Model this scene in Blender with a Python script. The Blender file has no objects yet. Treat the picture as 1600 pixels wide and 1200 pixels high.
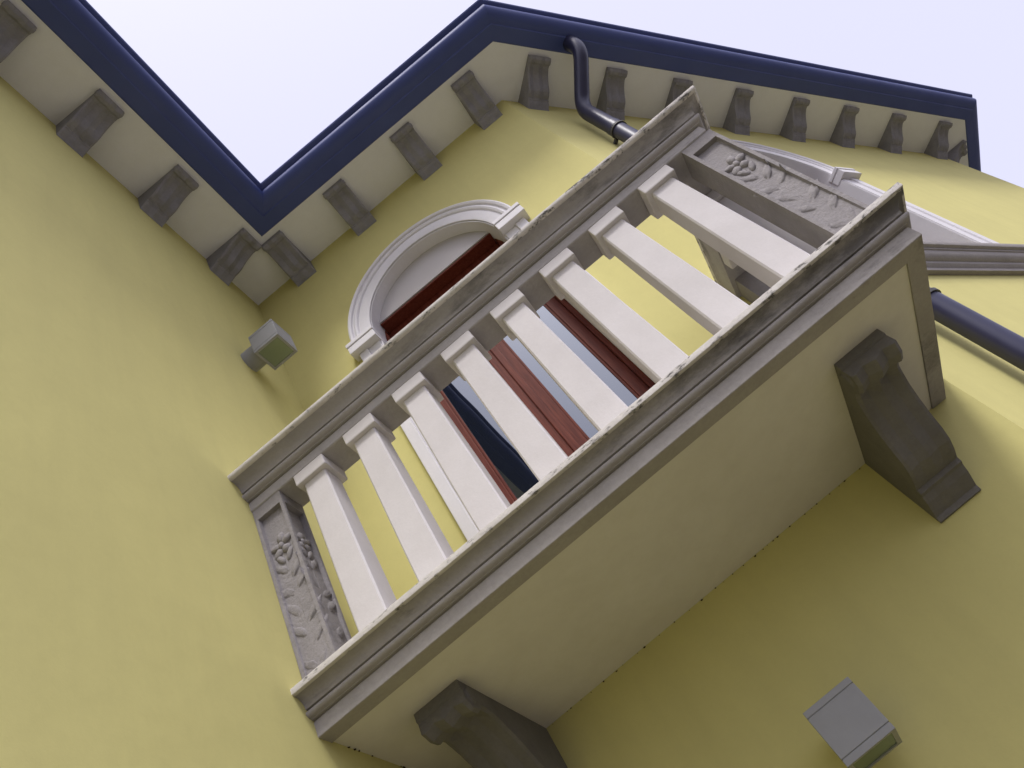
import bpy, bmesh, math, random
from mathutils import Vector, Matrix
R = math.radians
random.seed(7)
sc = bpy.context.scene
COL = sc.collection

# ------------------------------------------------------------------ camera
cam_d = bpy.data.cameras.new('camera'); cam = bpy.data.objects.new('camera', cam_d); COL.objects.link(cam)
RIGHT = Vector((0.7665264, 0.4688389, -0.4388933))
DOWN = Vector((-0.6421231, 0.5480979, -0.5359725))
FWD = Vector((-0.0107283, 0.6926606, 0.7211839))
M = Matrix((RIGHT, -DOWN, -FWD)).transposed().to_4x4()
M.translation = Vector((1.1293, -2.7652, -1.33))
cam.matrix_world = M
cam_d.sensor_fit = 'HORIZONTAL'; cam_d.sensor_width = 36.0
cam_d.lens = 36.0 * 1206.7 / 1600.0
cam_d.clip_start = 0.05; cam_d.clip_end = 2000.0
sc.camera = cam

# ------------------------------------------------------------------ sky, sun, exposure
SUN_EL, SUN_AZ = 60.0, 154.0          # azimuth clockwise from +Y: veiled sun behind the camera, a little to the right
w = bpy.data.worlds.new('World'); sc.world = w; w.use_nodes = True
nt = w.node_tree; nt.nodes.clear()
sky = nt.nodes.new('ShaderNodeTexSky'); sky.sky_type = 'NISHITA'; sky.sun_disc = False
sky.sun_elevation = R(SUN_EL); sky.sun_rotation = R(SUN_AZ)
sky.air_density = 1.0; sky.dust_density = 7.0; sky.ozone_density = 1.2
hs = nt.nodes.new('ShaderNodeHueSaturation'); hs.inputs['Saturation'].default_value = 0.34
tint = nt.nodes.new('ShaderNodeMix'); tint.data_type = 'RGBA'; tint.blend_type = 'MULTIPLY'
tint.inputs[0].default_value = 1.0; tint.inputs[7].default_value = (0.97, 0.95, 1.0, 1)
bg = nt.nodes.new('ShaderNodeBackground'); bg.inputs['Strength'].default_value = 0.10
wo = nt.nodes.new('ShaderNodeOutputWorld')
nt.links.new(sky.outputs[0], hs.inputs['Color']); nt.links.new(hs.outputs[0], tint.inputs[6])
cloud = nt.nodes.new('ShaderNodeMix'); cloud.data_type = 'RGBA'      # even cloud layer over the clear sky
cloud.inputs[0].default_value = 0.6; cloud.inputs[7].default_value = (5.7, 5.7, 7.6, 1)
nt.links.new(tint.outputs[2], cloud.inputs[6]); nt.links.new(cloud.outputs[2], bg.inputs[0]); nt.links.new(bg.outputs[0], wo.inputs[0])
sl = bpy.data.lights.new('sun', 'SUN'); so = bpy.data.objects.new('sun', sl); COL.objects.link(so)
sl.energy = 1.5; sl.angle = R(14); sl.color = (1.0, 0.965, 0.93)
_d = Vector((math.sin(R(SUN_AZ)) * math.cos(R(SUN_EL)), math.cos(R(SUN_AZ)) * math.cos(R(SUN_EL)), math.sin(R(SUN_EL))))
so.rotation_euler = (-_d).to_track_quat('-Z', 'Y').to_euler()
so.location = _d * 20
sc.view_settings.view_transform = 'Standard'; sc.view_settings.look = 'None'
sc.view_settings.gamma = 1.0; sc.view_settings.use_curve_mapping = False
sc.view_settings.exposure = 0.88

# ------------------------------------------------------------------ materials
class NT:
    def __init__(s, name):
        s.m = bpy.data.materials.new(name); s.m.use_nodes = True
        s.t = s.m.node_tree; s.t.nodes.clear()
        s.out = s.n('ShaderNodeOutputMaterial'); s.b = s.n('ShaderNodeBsdfPrincipled')
        s.l(s.b.outputs[0], s.out.inputs[0])
        s.pos = s.n('ShaderNodeNewGeometry').outputs['Position']
    def n(s, k): return s.t.nodes.new(k)
    def l(s, a, b): s.t.links.new(a, b)
    def noise(s, scale, detail=4, rough=.55, vec=None, stretch=None):
        x = s.n('ShaderNodeTexNoise'); x.inputs['Scale'].default_value = scale
        x.inputs['Detail'].default_value = detail; x.inputs['Roughness'].default_value = rough
        v = vec or s.pos
        if stretch:
            mp = s.n('ShaderNodeMapping'); mp.inputs['Scale'].default_value = stretch
            s.l(v, mp.inputs['Vector']); v = mp.outputs[0]
        s.l(v, x.inputs['Vector']); return x.outputs['Fac']
    def ramp(s, fac, a, b, va=0., vb=1.):
        x = s.n('ShaderNodeMapRange'); x.inputs[1].default_value = a; x.inputs[2].default_value = b
        x.inputs[3].default_value = va; x.inputs[4].default_value = vb
        s.l(fac, x.inputs[0]); return x.outputs[0]
    def mix(s, fac, a, b, mode='MIX'):
        x = s.n('ShaderNodeMix'); x.data_type = 'RGBA'; x.blend_type = mode
        for i, v in ((0, fac), (6, a), (7, b)):
            if isinstance(v, (int, float)): x.inputs[i].default_value = v
            elif isinstance(v, tuple): x.inputs[i].default_value = (*v, 1)
            else: s.l(v, x.inputs[i])
        return x.outputs[2]
    def math(s, op, a, b=0.):
        x = s.n('ShaderNodeMath'); x.operation = op
        for i, v in ((0, a), (1, b)):
            if isinstance(v, (int, float)): x.inputs[i].default_value = v
            else: s.l(v, x.inputs[i])
        return x.outputs[0]
    def xyz(s):
        x = s.n('ShaderNodeSeparateXYZ'); s.l(s.pos, x.inputs[0]); return x.outputs
    def col(s, c):
        if isinstance(c, tuple): s.b.inputs['Base Color'].default_value = (*c, 1)
        else: s.l(c, s.b.inputs['Base Color'])
    def rough(s, v):
        if isinstance(v, (int, float)): s.b.inputs['Roughness'].default_value = v
        else: s.l(v, s.b.inputs['Roughness'])
    def bump(s, h, strength, dist):
        x = s.n('ShaderNodeBump'); x.inputs['Strength'].default_value = strength; x.inputs['Distance'].default_value = dist
        s.l(h, x.inputs['Height']); s.l(x.outputs[0], s.b.inputs['Normal'])

def stucco(name, base, dirt, amount=.25):
    k = NT(name)
    big = k.ramp(k.noise(.9, 5, .6), .35, .7)
    streak = k.ramp(k.noise(2.2, 5, .6, stretch=(3.0, 3.0, .35)), .45, .8)
    c = k.mix(k.math('MULTIPLY', big, amount), base, dirt)
    c = k.mix(k.math('MULTIPLY', streak, amount * .8), c, dirt)
    c = k.mix(k.ramp(k.noise(16, 5, .7), .42, .70, 0., .16), c, dirt)
    fine = k.noise(70, 4, .6)
    c = k.mix(k.ramp(fine, .3, .75, .0, .10), c, tuple(v * .75 for v in base))
    # rare small specks
    v = k.n('ShaderNodeTexVoronoi'); v.inputs['Scale'].default_value = 1.9; k.l(k.pos, v.inputs['Vector'])
    sp = k.ramp(v.outputs['Distance'], .006, .011, .7, 0.)
    c = k.mix(sp, c, (.08, .06, .04))
    k.col(c); k.rough(.92); k.b.inputs['Specular IOR Level'].default_value = .2
    h = k.math('ADD', k.math('MULTIPLY', k.noise(170, 3, .6), .22), k.math('MULTIPLY', k.noise(5, 3, .5), 2.2))
    k.bump(h, .20, .007)
    return k.m

def stone(name, base, dark, amount=.5, scale=5., grain=60., stain=None, bump=.5, speck=.3):
    k = NT(name)
    c = k.mix(k.ramp(k.noise(scale, 6, .65), .38, .72, 0., amount), base, dark)
    c = k.mix(k.ramp(k.noise(grain, 5, .7), .35, .7, 0., speck), c, tuple(v * .6 for v in base))
    if stain:                      # black weathering crust, heaviest where 'stain' says
        s = stain(k); c = k.mix(s, c, (.022, .021, .02))
    k.col(c); k.rough(.88); k.b.inputs['Specular IOR Level'].default_value = .25
    h = k.math('ADD', k.noise(grain, 5, .65), k.math('MULTIPLY', k.noise(grain * .2, 4, .6), 1.5))
    k.bump(h, bump, .004)
    return k.m

def crust_slab(k):
    x, y, z = k.xyz()
    n = k.noise(7, 7, .72, stretch=(.55, .55, 2.2))
    a = k.math('MULTIPLY', k.ramp(x, 1.1, 2.35, .0, .20), 1.0)
    up = k.ramp(z, .06, .105, -.05, .13)
    f = k.math('ADD', k.math('ADD', n, a), up)
    return k.ramp(f, .66, .86, 0., .62)
def crust_rail(k):
    x, y, z = k.xyz()
    n = k.noise(6, 7, .72, stretch=(.5, .5, 2.4))
    a = k.ramp(x, .5, 2.3, .0, .13)
    up = k.ramp(z, 1.08, 1.125, -.06, .11)
    f = k.math('ADD', k.math('ADD', n, a), up)
    return k.ramp(f, .66, .84, 0., .58)
def crust_lip(k):
    n = k.noise(28, 8, .75, stretch=(.5, .5, 1.6))
    x, y, z = k.xyz()
    return k.ramp(k.math('ADD', n, k.ramp(x, .6, 2.4, .0, .07)), .575, .66, 0., .85)

def simple(name, c, rough=.5, spec=.5, metal=0., nscale=30, var=.15, bump=.0):
    k = NT(name)
    k.col(k.mix(k.ramp(k.noise(nscale, 5, .6), .3, .75, 0., var * 2), c, tuple(v * .55 for v in c)))
    k.rough(k.ramp(k.noise(nscale * .7, 4, .6), .3, .7, max(rough - .08, 0), rough + .08))
    k.b.inputs['Specular IOR Level'].default_value = spec; k.b.inputs['Metallic'].default_value = metal
    if bump: k.bump(k.noise(nscale * 2, 4, .6), bump, .003)
    return k.m

def wood(name, a, b):
    k = NT(name)
    g = k.noise(9, 6, .65, stretch=(9, 9, .5)); g2 = k.noise(30, 4, .6, stretch=(8, 8, .25))
    c = k.mix(k.ramp(g, .35, .68), a, b)
    c = k.mix(k.ramp(g2, .45, .72, 0., .5), c, tuple(v * .4 for v in a))
    k.col(c); k.rough(.55); k.b.inputs['Specular IOR Level'].default_value = .12; k.bump(g2, .25, .002)
    return k.m

def pane_glass(name, refl, tintc, blend=.35, body=(.008, .010, .014)):
    k = NT(name)
    k.col(body); k.rough(.6); k.b.inputs['Specular IOR Level'].default_value = 0.
    gl = k.n('ShaderNodeBsdfGlossy'); gl.inputs['Roughness'].default_value = .006
    gl.inputs['Color'].default_value = (*tintc, 1)
    bp = k.n('ShaderNodeBump'); bp.inputs['Strength'].default_value = .10; bp.inputs['Distance'].default_value = .01
    k.l(k.noise(2.2, 1, .4), bp.inputs['Height']); k.l(bp.outputs[0], gl.inputs['Normal'])
    fr = k.n('ShaderNodeLayerWeight'); fr.inputs[0].default_value = blend
    f = k.ramp(fr.outputs['Fresnel'], 0., 1., refl, 1.)
    mx = k.n('ShaderNodeMixShader')
    k.l(f, mx.inputs[0]); k.l(k.b.outputs[0], mx.inputs[1]); k.l(gl.outputs[0], mx.inputs[2])
    k.l(mx.outputs[0], k.out.inputs[0])
    return k.m

MT = dict(
    yellow=stucco('yellow_stucco', (.62, .573, .235), (.50, .46, .195), .45),
    white_plaster=stucco('white_plaster', (.74, .72, .68), (.56, .53, .48), .42),
    soffit=stucco('eave_plaster', (.80, .81, .85), (.68, .685, .71), .30),
    surround=stone('white_surround', (.70, .685, .70), (.58, .565, .58), .4, 4, 80, None, .12, .1),
    baluster=stone('white_cast_stone', (.63, .605, .61), (.50, .475, .47), .5, 3.5, 90, None, .14, .1),
    slab=stone('grey_cast_stone', (.40, .378, .37), (.27, .255, .245), .6, 5, 70, crust_slab, .5),
    rail=stone('rail_cast_stone', (.41, .39, .39), (.29, .275, .275), .55, 5, 70, crust_rail, .5),
    lip=stone('worn_lip', (.70, .67, .645), (.50, .475, .45), .6, 12, 60, crust_lip, .5),
    lunette=stucco('shaded_lunette_plaster', (.50, .48, .475), (.42, .40, .395), .4),  # white plaster, greyed so its colour carries the shade under the arch
    sill=stone('sill_cast_stone', (.36, .335, .32), (.25, .235, .225), .6, 5, 70, None, .4),
    post=stone('carved_stone', (.31, .292, .295), (.21, .197, .20), .6, 7, 90, None, .8),
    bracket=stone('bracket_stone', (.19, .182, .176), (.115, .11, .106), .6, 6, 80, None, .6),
    modillion=stone('eave_bracket_stone', (.29, .285, .315), (.19, .187, .21), .7, 9, 80, None, .6),
    gutter=simple('blue_gutter_paint', (.048, .072, .25), .5, .5, 0., 4, .12),
    pipe=simple('blue_pipe_paint', (.026, .027, .065), .36, .5, 0., 6, .12),
    wood=wood('mahogany', (.095, .018, .011), (.165, .040, .023)),
    glass=pane_glass('door_glass', .15, (.84, .91, 1.0)),
    lamp=simple('lamp_grey_paint', (.28, .285, .30), .45, .4, 0., 25, .08),
    lampseam=simple('lamp_seam', (.05, .05, .05), .7, .3),
    lampglass=pane_glass('lamp_glass', .13, (.80, .92, .85), .12, (.13, .16, .12)),
    lampinner=simple('lamp_reflector', (.30, .34, .25), .35, .5, 0., 12, .3),
    iron=simple('clip_iron', (.05, .048, .05), .55, .5),
    dirt=simple('dirt', (.045, .032, .02), .95, .1),
    roof=simple('roof_tile', (.30, .13, .085), .85, .3, 0., 6, .3, .4),
    ground=simple('paving', (.105, .094, .078), .9, .3, 0., 3, .25, .4),
)

# ------------------------------------------------------------------ helpers
def link(o, parent=None):
    COL.objects.link(o)
    if parent is not None: o.parent = parent
    return o
def woff(p):
    v = Vector((0, 0, 0))
    while p is not None: v += p.location; p = p.parent
    return v
def mesh(name, verts, faces, mat, smooth=False):
    me = bpy.data.meshes.new(name); me.from_pydata([tuple(v) for v in verts], [], faces)
    me.materials.append(MT[mat])
    bm = bmesh.new(); bm.from_mesh(me); bmesh.ops.recalc_face_normals(bm, faces=bm.faces)
    bm.to_mesh(me); bm.free()
    if smooth:
        for p in me.polygons: p.use_smooth = True
    me.update(); return me
def obj(name, me, parent=None, loc=None, rotz=0.):
    """me in world coordinates when loc is None, else local to loc"""
    o = link(bpy.data.objects.new(name, me), parent)
    if loc is None:
        o.location = -woff(parent) if parent is not None else (0, 0, 0)
    else:
        o.location = Vector(loc) - (woff(parent) if parent is not None else Vector((0, 0, 0)))
    o.rotation_euler = (0, 0, rotz)
    return o
def empty(name, loc, label, cat, group=None):
    o = bpy.data.objects.new(name, None); COL.objects.link(o); o.location = loc
    o.empty_display_size = .2
    o['label'] = label; o['category'] = cat
    if group: o['group'] = group
    return o
def bm_mesh(name, bm, mat, smooth=False):
    me = bpy.data.meshes.new(name); bmesh.ops.recalc_face_normals(bm, faces=bm.faces)
    bm.to_mesh(me); bm.free(); me.materials.append(MT[mat])
    if smooth:
        for p in me.polygons: p.use_smooth = True
    return me
def bbox(bm, x0, x1, y0, y1, z0, z1, bev=0., seg=2):
    r = bmesh.ops.create_cube(bm, size=1.)
    vs = r['verts']
    for v in vs:
        v.co = Vector((x0 + (v.co.x + .5) * (x1 - x0), y0 + (v.co.y + .5) * (y1 - y0), z0 + (v.co.z + .5) * (z1 - z0)))
    if bev:
        es = list({e for v in vs for e in v.link_edges})
        bmesh.ops.bevel(bm, geom=es, offset=bev, segments=seg, profile=.6, affect='EDGES')
def box_mesh(name, ext, mat, bev=.004, seg=2):
    bm = bmesh.new(); bbox(bm, *ext, bev=bev, seg=seg); return bm_mesh(name, bm, mat)
def box(name, ext, mat, parent, bev=.004):
    return obj(name, box_mesh(name, ext, mat, bev), parent)
def arc(cx, cz, r, a0, a1, n):
    return [(cx + r * math.cos(R(a0 + (a1 - a0) * i / n)), cz + r * math.sin(R(a0 + (a1 - a0) * i / n))) for i in range(n + 1)]

# footprint of the house wall faces
X1 = 2.3566; LR = 5.30; S2 = 2 ** .5
EX, EY = X1 + LR / S2, LR / S2
FOOT = [Vector((0, -6.0)), Vector((0, 0)), Vector((X1, 0)), Vector((EX, EY)), Vector((EX, EY + 4.0))]
NORM = [Vector((1, 0)), Vector((0, -1)), Vector((1, -1)) / S2, Vector((1, 0))]
def corner(path, norms, i, o):
    if i == 0: return path[0] + norms[0] * o
    if i == len(path) - 1: return path[-1] + norms[-1] * o
    a, b = norms[i - 1], norms[i]
    return path[i] + (a + b) * (o / (1 + a.dot(b)))
def run_mesh(name, path, norms, i, prof, mat, smooth=False, div=1):
    """one straight run (i -> i+1) of a profile [(outward, z)], mitred at both ends, closed"""
    vs, fs = [], []; n = len(prof)
    for s in range(div + 1):
        for o, z in prof:
            a = corner(path, norms, i, o); b = corner(path, norms, i + 1, o); p = a.lerp(b, s / div)
            vs.append((p.x, p.y, z))
    for s in range(div):
        for j in range(n):
            k = (j + 1) % n
            fs.append((s * n + j, s * n + k, (s + 1) * n + k, (s + 1) * n + j))
    fs.append(tuple(range(n))); fs.append(tuple(range(div * n, div * n + n)))
    return mesh(name, vs, fs, mat, smooth)
def sharp_smooth(o, ang=32):
    me = o.data
    for p in me.polygons: p.use_smooth = True
    try: me.set_sharp_from_angle(angle=R(ang))
    except Exception: pass

ZE = 3.938; ZG = -2.95; ZS = 0.0
# ------------------------------------------------------------------ setting
g = obj('ground', mesh('ground', [(-300, -300, ZG), (300, -300, ZG), (300, 300, ZG), (-300, 300, ZG)], [(0, 1, 2, 3)], 'ground'))
g['kind'] = 'structure'; g['label'] = 'brownish paved ground below the yellow house'

# ------------------------------------------------------------------ house
house = empty('yellow_house', (0, 0, ZG), 'yellow stuccoed house with blue gutters and stone brackets under its eaves', 'house')

def wall_arch(name, org, dr, nr, L, z0, z1, c, r, zb, zs, depth):
    """wall face with an arched opening; the opening has a reveal of the given depth"""
    vs, fs = [], []
    def P(t, z, o=0.):
        p = org + dr * t + nr * o; vs.append((p.x, p.y, z)); return len(vs) - 1
    N = 40
    def quad(t0, t1, za, zc): fs.append((P(t0, za), P(t1, za), P(t1, zc), P(t0, zc)))
    quad(0, c - r, z0, z1); quad(c + r, L, z0, z1); quad(c - r, c + r, z0, zb)
    A = [(c + r * math.cos(math.pi - math.pi * i / N), zs + r * math.sin(math.pi * i / N)) for i in range(N + 1)]
    for i in range(N):
        (ta, za), (tb, zb2) = A[i], A[i + 1]
        fs.append((P(ta, za), P(tb, zb2), P(tb, z1), P(ta, z1)))
    loop = [(c - r, zb)] + A + [(c + r, zb)]
    for i in range(len(loop)):
        (ta, za), (tb, zb2) = loop[i], loop[(i + 1) % len(loop)]
        fs.append((P(ta, za), P(tb, zb2), P(tb, zb2, -depth), P(ta, za, -depth)))
    me = bpy.data.meshes.new(name); me.from_pydata(vs, [], fs); me.materials.append(MT['yellow'])
    bm = bmesh.new(); bm.from_mesh(me); bmesh.ops.remove_doubles(bm, verts=bm.verts, dist=1e-5)
    bmesh.ops.recalc_face_normals(bm, faces=bm.faces); bm.to_mesh(me); bm.free()
    return me
WT = 4.0
DC, DR, DZ = 1.13, .50, 2.66          # door arch: centre, half width, spring height
WC = 1.72                              # arched window on the slanting wall
o = obj('wall', run_mesh('wall', FOOT, NORM, 0, [(0, ZG - .2), (0, WT), (-.3, WT), (-.3, ZG - .2)], 'yellow'), house)
o['label'] = 'long yellow side wall'
o = obj('wall', wall_arch('wall', Vector((0, 0)), Vector((1, 0)), NORM[1], X1, ZG - .2, WT, DC, DR, .145, DZ, .30), house)
o['label'] = 'yellow wall behind the balcony'
o = obj('wall', wall_arch('wall', FOOT[2], Vector((1, 1)) / S2, NORM[2], LR, ZG - .2, WT, WC, DR, 1.15, DZ, .30), house)
o['label'] = 'slanting yellow wall with arched window'
o = obj('wall', run_mesh('wall', FOOT, NORM, 3, [(0, ZG - .2), (0, WT), (-.3, WT), (-.3, ZG - .2)], 'yellow'), house)
o['label'] = 'far yellow wall round the corner'

gut = [(.385, 3.938), (.395, 3.929), (.492, 3.931), (.498, 3.940), (.508, 3.941)]
gut += [(.512 + .088 * math.sin(R(a)), 4.004 - .062 * math.cos(R(a))) for a in range(10, 100, 10)]
gut += [(.600, 4.016), (.592, 4.026), (.592, 4.040), (.612, 4.046), (.622, 4.052), (.628, 4.062), (.626, 4.074), (.612, 4.080), (.385, 4.080)]
roofp = [(.56, 4.082), (-2.4, 5.35), (-2.4, 5.25), (.40, 4.081)]
for i in range(4):
    obj('soffit', run_mesh('soffit', FOOT, NORM, i, [(-.02, ZE), (.3855, ZE), (.3855, ZE + .03), (-.02, ZE + .03)], 'soffit'), house)
    go = obj('gutter', run_mesh('gutter', FOOT, NORM, i, gut, 'gutter'), house); sharp_smooth(go, 28)
    obj('roof', run_mesh('roof', FOOT, NORM, i, roofp, 'roof'), house)

# bracket (corbel): profile in (outward, z), extruded over its width, with a carved leaf and scroll nose
BP = [(0, 0), (.652, 0), (.655, -.030), (.648, -.036), (.655, -.075)]
BP += [(.615, -.093), (.572, -.090), (.548, -.066), (.508, -.064), (.47, -.078), (.43, -.095), (.375, -.128), (.32, -.168),
       (.275, -.208), (.235, -.232), (.185, -.245), (.134, -.252), (.128, -.268), (.110, -.272), (.085, -.290), (.05, -.306), (.022, -.318), (.016, -.336), (0, -.336)]
def corbel_mesh(name, s, width, mat, taper=0., relief=1.):
    """outward = -Y of the local frame, width along X, top at z=0"""
    bm = bmesh.new(); n = len(BP); h = width / 2
    cols = [-1, -.86, -.45, 0, .45, .86, 1]
    grid = []
    for ci, c in enumerate(cols):
        row = []
        for (a, z) in BP:
            hw = h * (1 + taper * (-z / .336))
            zz = z; aa = a
            if relief and z < -.06 and a > .02:
                # carved leaf: raised middle rib, sunk flutes beside it, plain margin
                d = {0: 0, 1: .010, 2: -.012, 3: .014}[3 - abs(ci - 3)] * (relief if a < .5 else max(relief, .7))
                zz = z - d * (1 if z > -.25 else .3); aa = a + d * .5
            row.append(bm.verts.new((c * hw * 1., -aa * s, zz * s)))
        grid.append(row)
    for ci in range(len(cols) - 1):
        for j in range(n):
            k = (j + 1) % n
            bm.faces.new((grid[ci][j], grid[ci][k], grid[ci + 1][k], grid[ci + 1][j]))
    bm.faces.new(grid[0]); bm.faces.new(grid[-1])
    # volutes on both cheeks of the nose
    for sg in (-1, 1):
        rv = bmesh.ops.create_cone(bm, cap_ends=True, segments=18, radius1=.034 * s, radius2=.026 * s, depth=.012 * s * 2)
        for v in rv['verts']:
            x, y, z = v.co; v.co = Vector((sg * (h + z * .5 + .002), x - .606 * s, y - .048 * s))
    bm.normal_update()
    return bm_mesh(name, bm, mat)
mod_w = corbel_mesh('eave_bracket', .527, .175, 'modillion')
def eave_bracket(cx, cy, rz):
    o = obj('eave_bracket', mod_w, house, loc=(cx, cy, ZE + .001), rotz=rz); return o
for c in (.42, .99, 1.613, 2.18): eave_bracket(c, .004, 0.)
for c in (-.434, -1.025, -1.622, -2.21, -2.81, -3.41, -4.01, -4.61, -5.21): eave_bracket(-.004, c, R(90))
for t in (.225, .925, 1.59, 2.28, 2.985, 3.665, 4.38, 5.14):
    p = FOOT[2] + Vector((1, 1)) / S2 * t - NORM[2] * .004; eave_bracket(p.x, p.y, R(45))
for t in (.16, .80, 1.45): eave_bracket(EX - .004, EY + t, R(90))

# arched surround with moulded ring, jambs, imposts
def surround(org, dr, nr, c, zb, name, wname):
    """ring profile in (radius, projection)"""
    prof = [(.500, -.02), (.500, .026), (.512, .030), (.574, .030), (.578, .022), (.586, .022), (.592, .034), (.604, .040), (.616, .034),
            (.620, .030), (.628, .030), (.632, .044), (.645, .050), (.656, .044), (.660, .030), (.660, -.02)]
    vs, fs = [], []; N = 48; n = len(prof)
    def P(t, z, o):
        p = org + dr * t + nr * o; vs.append((p.x, p.y, z))
    for i in range(N + 1):
        a = math.pi - math.pi * i / N
        for r, o in prof: P(c + r * math.cos(a), DZ + r * math.sin(a) + .012, o)
    for i in range(N):
        for j in range(n - 1): fs.append((i * n + j, i * n + j + 1, (i + 1) * n + j + 1, (i + 1) * n + j))
    fs.append(tuple(range(n))); fs.append(tuple(range(N * n, N * n + n)))
    ring = obj(name, mesh(name, vs, fs, 'surround'), house); sharp_smooth(ring, 30)
    ang = math.atan2(dr.y, dr.x)
    for sg in (-1, 1):
        bm = bmesh.new()
        for (a0, a1, z0, z1, pj) in ((.486, .690, -.020, .011, .086), (.489, .684, -.030, -.0205, .078), (.488, .687, -.090, -.0305, .082)):
            xa, xb = sorted((sg * a0, sg * a1))
            bbox(bm, xa, xb, -pj, .03, z0, z1, .004)
        p = org + dr * c; obj('impost', bm_mesh('impost', bm, 'surround'), ring, loc=(p.x, p.y, DZ), rotz=ang)
        bm = bmesh.new()
        xa, xb = sorted((sg * .500, sg * .585)); bbox(bm, xa, xb, -.028, .02, zb - DZ, -.0905, .003)
        xa, xb = sorted((sg * .5852, sg * .652)); bbox(bm, xa, xb, -.040, .02, zb - DZ, -.0905, .006)
        obj('jamb', bm_mesh('jamb', bm, 'surround'), ring, loc=(p.x, p.y, DZ), rotz=ang)
    return ring
surround(Vector((0, 0)), Vector((1, 0)), NORM[1], DC, .152, 'door_surround', 'door')
surround(FOOT[2], Vector((1, 1)) / S2, NORM[2], WC, 1.152, 'window_surround', 'window')

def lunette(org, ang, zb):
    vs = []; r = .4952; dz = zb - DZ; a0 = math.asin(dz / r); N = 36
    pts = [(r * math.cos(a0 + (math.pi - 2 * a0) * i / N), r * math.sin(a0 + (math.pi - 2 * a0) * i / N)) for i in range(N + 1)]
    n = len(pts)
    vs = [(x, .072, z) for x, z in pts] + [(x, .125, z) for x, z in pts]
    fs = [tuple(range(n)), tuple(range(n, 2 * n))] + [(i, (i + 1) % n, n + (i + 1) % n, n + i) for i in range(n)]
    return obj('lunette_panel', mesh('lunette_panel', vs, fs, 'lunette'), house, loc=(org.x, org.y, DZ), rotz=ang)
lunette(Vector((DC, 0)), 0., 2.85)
pw = FOOT[2] + Vector((1, 1)) / S2 * WC
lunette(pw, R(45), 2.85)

# plaster lining of the reveals (white jamb sides)
def lining(org, ang, zb):
    bm = bmesh.new()
    for sg in (-1, 1):
        xa, xb = sorted((sg * .4985, sg * .490)); bbox(bm, xa, xb, -.018, .29, zb, DZ - .092, 0)
    N = 40; rings = []
    for i in range(N + 1):
        a = math.pi * i / N; c_, s_ = math.cos(a), math.sin(a)
        rings.append([bm.verts.new((r * c_, y, DZ + r * s_)) for r, y in ((.4995, -.019), (.4955, -.019), (.4955, .29), (.4995, .29))])
    for a, b in zip(rings, rings[1:]):
        for j in range(4): bm.faces.new((a[j], a[(j + 1) % 4], b[(j + 1) % 4], b[j]))
    for q in (-1, 1):
        xa, xb = sorted((q * .4962, q * .4985)); bbox(bm, xa, xb, .03, .29, DZ - .0915, DZ - .0005, 0)
    return obj('reveal_lining', bm_mesh('reveal_lining', bm, 'surround'), house, loc=(org.x, org.y, 0), rotz=ang)
lining(Vector((DC, 0)), 0., .156); lining(pw, R(45), 1.156)

def door(org, ang, zb, name, zrail):
    """two leaves of red-brown wood; local x across, y into the wall"""
    d = empty(name, (org.x, org.y, zb), '', ''); del d['label']; del d['category']
    d.parent = house; d.location = Vector((org.x, org.y, zb)) - house.location; d.rotation_euler = (0, 0, ang)
    H = 2.85 - zb
    def add(nm, bm, mat, par):
        o = link(bpy.data.objects.new(nm, bm_mesh(nm, bm, mat)), par); return o
    bm = bmesh.new()
    bbox(bm, -.4895, -.462, .130, .23, 0, H - .004, .003); bbox(bm, .462, .4895, .130, .23, 0, H - .004, .003)
    bbox(bm, -.4618, .4618, .168, .23, H - .135, H - .0185, .004)
    bbox(bm, -.4600, .4600, .080, .23, H - .018, H - .002, .003)      # boarded underside of the lunette
    bbox(bm, -.4618, .4618, .156, .23, H - .16, H - .1355, .004)
    add('door_frame' if 'door' in name else 'window_frame', bm, 'wood', d)
    for sg in (-1, 1):
        bm = bmesh.new()
        def sb(a, b, *r, bev=.004):
            xa, xb = sorted((sg * a, sg * b)); bbox(bm, xa, xb, *r, bev=bev)
        sb(.002, .066, .166, .212, .012, H - .163); sb(.398, .460, .166, .212, .012, H - .163)
        sb(.0662, .3978, .168, .210, .012, .012 + zrail); sb(.0662, .3978, .168, .210, H - .24, H - .163)
        # glazing beads
        sb(.0662, .080, .174, .186, .012 + zrail, H - .24, bev=.003); sb(.384, .3978, .174, .186, .012 + zrail, H - .24, bev=.003)
        lf = add('leaf', bm, 'wood', d)
        bm = bmesh.new(); xa, xb = sorted((sg * .0665, sg * .3975)); bbox(bm, xa, xb, .1865, .193, .012 + zrail, H - .24)
        add('pane', bm, 'glass', d)
    bm = bmesh.new(); bbox(bm, -.020, .020, .152, .1655, .012, H - .163, .005); add('astragal', bm, 'wood', d)
    return d
door(Vector((DC, 0)), 0., .156, 'balcony_door', .30)
wd = door(pw, R(45), 1.156, 'arched_window', .07)
# moulded sill of the window
SILLP = [FOOT[2] + Vector((1, 1)) / S2 * (WC - .80), FOOT[2] + Vector((1, 1)) / S2 * (WC + .80)]
sp = [(-.01, .965), (.030, .965), (.034, .985), (.030, .992), (.040, 1.0), (.050, 1.012), (.052, 1.03), (.062, 1.034), (.078, 1.046), (.088, 1.066),
      (.090, 1.088), (.098, 1.092), (.098, 1.104), (.116, 1.112), (.120, 1.122), (.120, 1.150), (-.01, 1.158)]
so_ = obj('window_sill', run_mesh('window_sill', SILLP, [NORM[2]], 0, sp, 'sill'), house); sharp_smooth(so_, 30)

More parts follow.
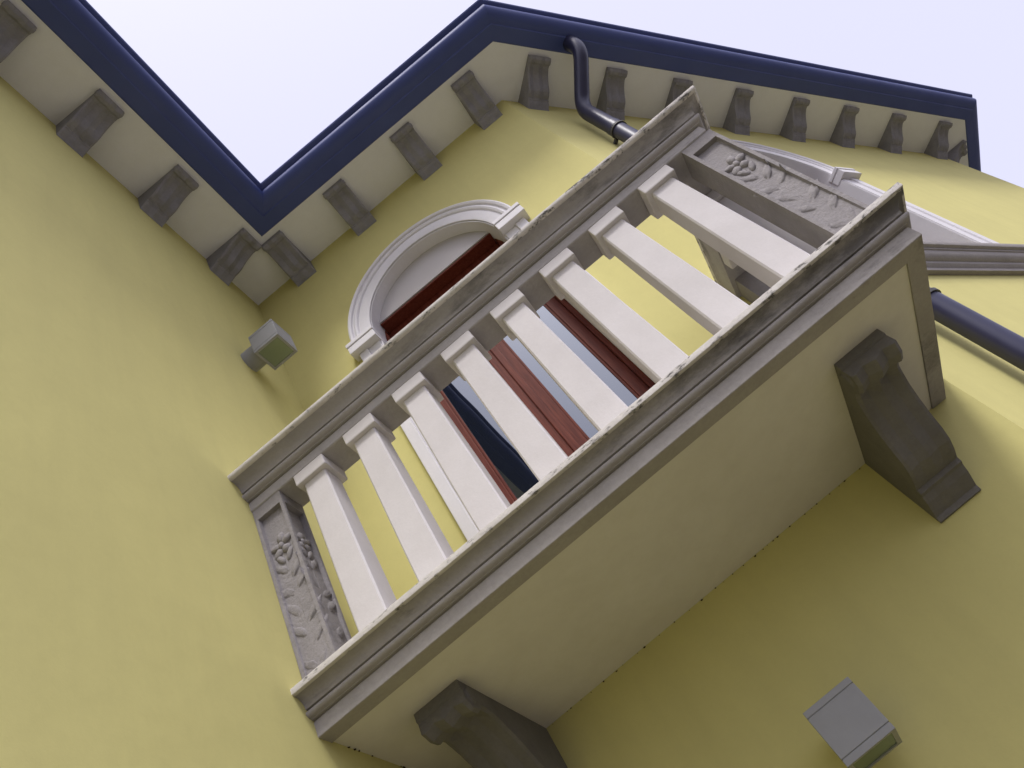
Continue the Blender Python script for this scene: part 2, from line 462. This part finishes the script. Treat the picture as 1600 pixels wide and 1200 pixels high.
# ------------------------------------------------------------------ balcony
BX, BD = 2.30, .889
balc = empty('balcony', (BX / 2, -.44, 0), 'stone balcony with white square balusters, moulded rail and carved corner posts', 'balcony')
BPATH = [Vector((0, -BD)), Vector((BX, -BD)), Vector((BX, 0))]; BN = [Vector((0, -1)), Vector((1, 0))]
edge = [(-.065, 0), (-.002, 0), (0, .002), (0, .052), (-.005, .0525), (-.005, .0585), (.008, .059), (.009, .0605)]
edge += [(.010 + .018 * math.sin(R(a)), .0735 - .0125 * math.cos(R(a))) for a in range(10, 180, 20)]
edge += [(.006, .0860), (.006, .0900), (.020, .0905)]
edge += [(.060 - .038 * math.cos(R(a)), .0915 + .034 * math.sin(R(a))) for a in range(0, 91, 15)]
edge += [(-.065, .1265)]
lip = [(-.065, .1267), (.066, .1267), (.0715, .129), (.0725, .133), (.0725, .149), (.069, .152), (-.065, .152)]
for i in range(2):
    e = obj('slab_edge', run_mesh('slab_edge', BPATH, BN, i, edge, 'slab', div=24 if i == 0 else 8), balc); sharp_smooth(e, 30)
    l = obj('slab_lip', run_mesh('slab_lip', BPATH, BN, i, lip, 'lip', div=24 if i == 0 else 8), balc); sharp_smooth(l, 40)
box('slab', (.0, BX - .0652, -BD + .0652, .0, .006, .148), 'white_plaster', balc, 0)
railp = [(-.150, 1.012), (-.004, 1.012), (0, 1.016), (0, 1.060), (-.005, 1.0605), (-.005, 1.067), (.009, 1.0675), (.010, 1.070)]
railp += [(.011 + .020 * math.sin(R(a)), 1.0850 - .0145 * math.cos(R(a))) for a in range(10, 180, 20)]
railp += [(.007, 1.1), (.007, 1.1045), (.024, 1.105)]
railp += [(.074 - .048 * math.cos(R(a)), 1.106 + .041 * math.sin(R(a))) for a in range(0, 91, 15)]
railp += [(-.150, 1.148)]
rlip = [(-.150, 1.1482), (.078, 1.1482), (.086, 1.151), (.090, 1.156), (.090, 1.170), (.086, 1.174), (-.146, 1.178), (-.150, 1.174)]
for i in range(2):
    e = obj('handrail', run_mesh('handrail', BPATH, BN, i, railp, 'rail', div=24 if i == 0 else 8), balc); sharp_smooth(e, 30)
    l = obj('rail_lip', run_mesh('rail_lip', BPATH, BN, i, rlip, 'lip', div=24 if i == 0 else 8), e); sharp_smooth(l, 40)
    l.location = (0, 0, 0)

# balusters
def baluster_meshes():
    bm = bmesh.new()
    zs = [.196, .35, .5, .65, .8, .953]; hw = [.0585, .0580, .0570, .0555, .0540, .0525]
    rings = []
    for z, h in zip(zs, hw):
        c = .006
        rings.append([bm.verts.new((x, y, z)) for x, y in ((-h + c, -h), (h - c, -h), (h, -h + c), (h, h - c), (h - c, h), (-h + c, h), (-h, h - c), (-h, -h + c))])
    for a, b in zip(rings, rings[1:]):
        for j in range(8): bm.faces.new((a[j], a[(j + 1) % 8], b[(j + 1) % 8], b[j]))
    bm.faces.new(rings[0]); bm.faces.new(rings[-1])
    sh = bm_mesh('baluster', bm, 'baluster')
    cap = box_mesh('cap', (-.0725, .0725, -.0725, .0725, .9535, 1.0118), 'baluster', .006)
    base = box_mesh('plinth', (-.0725, .0725, -.0725, .0725, .1522, .1955), 'baluster', .006)
    return sh, cap, base
BSH, BCAP, BBASE = baluster_meshes()
def baluster(x, y):
    o = obj('baluster', BSH, balc, loc=(x, y, 0), rotz=R(random.uniform(-1.2, 1.2)))
    for nm, me in (('cap', BCAP), ('plinth', BBASE)):
        link(bpy.data.objects.new(nm, me), o)
for i in range(8): baluster(.286 + .2482 * i, -.8185)
for y in (-.560, -.315): baluster(2.2275, y)

# carved corner posts
def post_mesh(x0, x1, y0, y1, sunk):
    bm = bmesh.new(); bbox(bm, x0, x1, y0, y1, .1522, 1.0118)
    bm.normal_update(); bm.faces.ensure_lookup_table()
    for f in list(bm.faces):
        nn = f.normal
        for s in sunk:
            if nn.dot(Vector(s)) > .9:
                bmesh.ops.inset_individual(bm, faces=[f], thickness=.020, depth=0.)
                vz = [v for v in f.verts]
                for v in vz:
                    if v.co.z > .9: v.co.z -= .042
                    else: v.co.z += .012
                bmesh.ops.inset_individual(bm, faces=[f], thickness=.004, depth=-.020)
                for v in f.verts:
                    if v.co.z < .5: v.co += Vector(s) * .013
    return bm_mesh('post', bm, 'post')
def blob(bm, mat4, sx, sy, sz, seg=10):
    r = bmesh.ops.create_uvsphere(bm, u_segments=seg, v_segments=max(6, seg // 2 + 1), radius=1.)
    bmesh.ops.transform(bm, matrix=mat4 @ Matrix.Diagonal((sx, sy, sz, 1)), verts=r['verts'])
def leaf(bm, base, ang, length, width, height):
    """pointed leaf lying on the plane y=0 (proud towards -y); base=(x,z), ang from +z"""
    n = 8; rows = []
    dx, dz = math.sin(ang), math.cos(ang)
    for i in range(n + 1):
        u = i / n; wv = width * math.sin(math.pi * min(1, u * .93 + .05)) ** .8
        hh = height * (math.sin(math.pi * min(1., u * .9 + .1)) * .7 + .35 * u)
        bend = .12 * length * u * u * (1 if ang > 0 else -1)
        cx = base[0] + dx * length * u + dz * bend; cz = base[1] + dz * length * u - dx * bend
        row = []
        for q, hq in ((-1, 0.), (-.55, .8), (0, .55), (.55, 1.), (1, 0.)):
            row.append(bm.verts.new((cx + dz * wv * q * .5, .004 - hh * hq, cz - dx * wv * q * .5)))
        rows.append(row)
    for a, b in zip(rows, rows[1:]):
        for j in range(4): bm.faces.new((a[j], a[j + 1], b[j + 1], b[j]))
def relief_mesh(seed):
    """flower on a leafy stem, in x (across, centred), z; face plane y=0, proud to -y"""
    rnd = random.Random(seed); bm = bmesh.new()
    lift = lambda z: .004 - .010 * (1 - (z - .18) / .65)      # the sunk field rises towards the foot of the post
    pts = [Vector((.006 * math.sin(i * .9 + seed), lift(.19 + .05 * i), .19 + .05 * i)) for i in range(12)]
    prev = None
    for p in pts:
        ring = [bm.verts.new((p.x + .005 * math.cos(R(a)), p.y - .006 * max(0, math.sin(R(a))), p.z)) for a in (0, 45, 90, 135, 180)]
        if prev:
            for j in range(4): bm.faces.new((prev[j], prev[j + 1], ring[j + 1], ring[j]))
        prev = ring
    for z, l in ((.225, .080), (.315, .095), (.415, .105), (.52, .10), (.61, .085)):
        for sg in (-1, 1):
            zz = z + rnd.uniform(-.028, .028); n0 = len(bm.verts)
            leaf(bm, (sg * .003, zz), sg * R(rnd.uniform(22, 48)), l * rnd.uniform(.8, 1.15), rnd.uniform(.030, .046), rnd.uniform(.012, .020))
            bm.verts.ensure_lookup_table()
            for v in bm.verts[n0:]: v.co.y += lift(zz) - .004
    # flower head: uneven lobed petals, worn together
    for k in range(5):
        a = R(72 * k + 20 + rnd.uniform(-14, 14)); q = rnd.uniform(.024, .030)
        x, z = q * math.cos(a), .770 + 1.25 * q * math.sin(a)
        blob(bm, Matrix.Translation((x, .001, z)) @ Matrix.Rotation(-a, 4, 'Y'), rnd.uniform(.020, .028), rnd.uniform(.014, .020), rnd.uniform(.014, .020))
        blob(bm, Matrix.Translation((x * 1.5, .004, .770 + (z - .770) * 1.4)) @ Matrix.Rotation(-a, 4, 'Y'), .013, .012, .011)
    blob(bm, Matrix.Translation((0, -.004, .772)), .015, .013, .016)
    for sg in (-1, 1): blob(bm, Matrix.Translation((sg * .020, .000, .712)) @ Matrix.Rotation(sg * .5, 4, 'Y'), .013, .014, .030)
    for sg in (-1, 1): blob(bm, Matrix.Translation((sg * .024, -.002, .205)), .018, .009, .011)
    for v in bm.verts: v.co.y = .004 + (v.co.y - .004) * .72
    for v in bm.verts: v.co += Vector((rnd.gauss(0, .0008), rnd.gauss(0, .0009), rnd.gauss(0, .0008)))
    me = bm_mesh('carved_relief', bm, 'post', True)
    return me
REL = [relief_mesh(3), relief_mesh(8), relief_mesh(21)]
def post(x0, x1, y0, y1, sunk):
    p = obj('post', post_mesh(x0, x1, y0, y1, sunk), balc)
    for i, s in enumerate(sunk):
        s = Vector(s); c = Vector(((x0 + x1) / 2, (y0 + y1) / 2, 0)); c += Vector((s.x * (x1 - x0) / 2, s.y * (y1 - y0) / 2, 0)) - s * .016
        r = link(bpy.data.objects.new('carved_relief', REL[(i + int(x0 * 7)) % 3]), p)
        r.location = c; r.rotation_euler = (0, 0, math.atan2(s.x, -s.y))
    return p
post(.0015, .137, -.884, -.745, [(0, -1, 0), (1, 0, 0)])
post(2.172, 2.312, -.884, -.748, [(0, -1, 0), (1, 0, 0)])
post(2.172, 2.312, -.118, -.001, [])

# brackets carrying the slab
big = corbel_mesh('support_bracket', 1.0, .176, 'bracket', 0., .22)
for cx in (2.003, .282): obj('support_bracket', big, balc, loc=(cx, .003, .0055))

# dirt specks along the joint of slab and walls
bm = bmesh.new()
def speck(p, s):
    r = bmesh.ops.create_icosphere(bm, subdivisions=1, radius=1.)
    mt = Matrix.Translation(p) @ Matrix.Rotation(random.uniform(0, 6), 4, 'Z') @ Matrix.Diagonal((s * random.uniform(.8, 1.7), s * random.uniform(.7, 1.1), s * .6, 1))
    bmesh.ops.transform(bm, matrix=mt, verts=r['verts'])
x = .40
while x < 1.9:
    speck(Vector((x, -.001, .004 + random.uniform(-.003, .001))), random.choice((.002, .003, .0035, .005)))
    x += random.uniform(.015, .075)
for k in range(14): speck(Vector((.001, random.uniform(-.80, -.25), .004)), random.uniform(.002, .005))
for k in range(6): speck(Vector((random.uniform(2.10, 2.23), -.001, .004)), random.uniform(.002, .004))
dj = obj('dirt_specks', bm_mesh('dirt_specks', bm, 'dirt'), balc); dj['kind'] = 'stuff'

# ------------------------------------------------------------------ downspout
def tube(path, rad, seg=20, mat='pipe', name='pipe'):
    vs, fs = [], []; n = len(path)
    for i, p in enumerate(path):
        t = (path[min(i + 1, n - 1)] - path[max(i - 1, 0)]).normalized()
        u = t.cross(Vector((1, 1, 0)) / S2)
        if u.length < .1: u = t.cross(Vector((1, -1, 0)) / S2)
        u.normalize(); v = t.cross(u)
        for k in range(seg):
            a = 2 * math.pi * k / seg; vs.append(p + (u * math.cos(a) + v * math.sin(a)) * rad)
    for i in range(n - 1):
        for k in range(seg):
            fs.append((i * seg + k, i * seg + (k + 1) % seg, (i + 1) * seg + (k + 1) % seg, (i + 1) * seg + k))
    fs.append(tuple(range(seg))); fs.append(tuple(range((n - 1) * seg, n * seg)))
    return mesh(name, vs, fs, mat)
def RW(t, o, z):
    p = FOOT[2] + Vector((1, 1)) / S2 * t + NORM[2] * o; return Vector((p.x, p.y, z))
def fillet(pts, rad, n=8):
    out = [pts[0]]
    for a, b, c in zip(pts, pts[1:], pts[2:]):
        d1 = (a - b).normalized(); d2 = (c - b).normalized()
        p1, p2 = b + d1 * rad, b + d2 * rad
        for i in range(n + 1):
            u = i / n; out.append(p1 * (1 - u) ** 2 + b * 2 * u * (1 - u) + p2 * u * u)
    out.append(pts[-1]); return out
PT, PO = .42, .095
ds = empty('downspout', RW(PT, PO, ZG), 'dark blue round downspout with elbow on the slanting wall right of balcony', 'downspout')
o = obj('pipe', tube(fillet([RW(.455, .46, 3.96), RW(.465, .46, 3.78), RW(PT, PO, 3.50), RW(PT, PO, ZG + .02)], .10), .055), ds); sharp_smooth(o, 40)
for z in (3.055, .62, -1.4):
    c = obj('collar', tube([RW(PT, PO, z + .035), RW(PT, PO, z - .035)], .0592, name='collar'), ds); sharp_smooth(c, 40)
for z in (3.01, .50, -1.5):
    bm = bmesh.new(); bbox(bm, -.012, .012, .055, .098, -.010, .010, .002)
    rr = bmesh.ops.create_cone(bm, cap_ends=True, segments=28, radius1=.0635, radius2=.0635, depth=.02)
    obj('clip', bm_mesh('clip', bm, 'iron'), ds, loc=RW(PT, PO, z), rotz=R(45))

# ------------------------------------------------------------------ wall lamps
def lamp(loc, rz, label):
    """square lamp on a round arm; local -y points away from the wall, loc on the wall at box centre height"""
    t = empty('wall_lamp', loc, label, 'lamp', 'square lamps on the yellow walls'); t.rotation_euler = (0, 0, rz)
    def add(nm, bm, mat, par=t, sm=False):
        o = link(bpy.data.objects.new(nm, bm_mesh(nm, bm, mat)), par)
        if sm: sharp_smooth(o, 40)
        return o
    y0, y1, h = -.262, -.090, .0885
    bm = bmesh.new(); bbox(bm, -.083, .083, y0 + .003, y1 - .003, -h + .020, h - .020)
    bmesh.ops.delete(bm, geom=[], context='FACES')
    hous = add('housing', bm, 'lamp')
    bm = bmesh.new(); bbox(bm, -.086, .086, y0, y1, -h + .0232, h - .0232, .002); add('body', bm, 'lamp')
    bm = bmesh.new(); bbox(bm, -.086, .086, y0, y1, h - .0200, h, .002); add('top_band', bm, 'lamp')
    # lower band is a frame round the glass
    bm = bmesh.new()
    fr = .016
    bbox(bm, -.086, .086, y0, y0 + fr, -h, -h + .0200, .0015); bbox(bm, -.086, .086, y1 - fr, y1, -h, -h + .0200, .0015)
    bbox(bm, -.086, -.086 + fr, y0 + fr, y1 - fr, -h, -h + .0200, .0015); bbox(bm, .086 - fr, .086, y0 + fr, y1 - fr, -h, -h + .0200, .0015)
    add('lower_frame', bm, 'lamp')
    bm = bmesh.new(); bbox(bm, -.071, .071, y0 + fr - .001, y1 - fr + .001, -h + .004, -h + .008); add('pane', bm, 'lampglass')
    bm = bmesh.new()
    rr = bmesh.ops.create_cone(bm, cap_ends=True, segments=28, radius1=.068, radius2=.068, depth=.092)
    bmesh.ops.transform(bm, matrix=Matrix.Translation((0, -.045, .012)) @ Matrix.Rotation(R(90), 4, 'X'), verts=rr['verts'])
    add('arm', bm, 'lamp', sm=True)
    return t
lamp((0, -.463, 2.59), R(90), 'small square grey lamp near the corner above the rail, on the side wall')
lamp((1.223, 0, -.675), 0., 'square grey lamp on the dark yellow wall under the balcony')
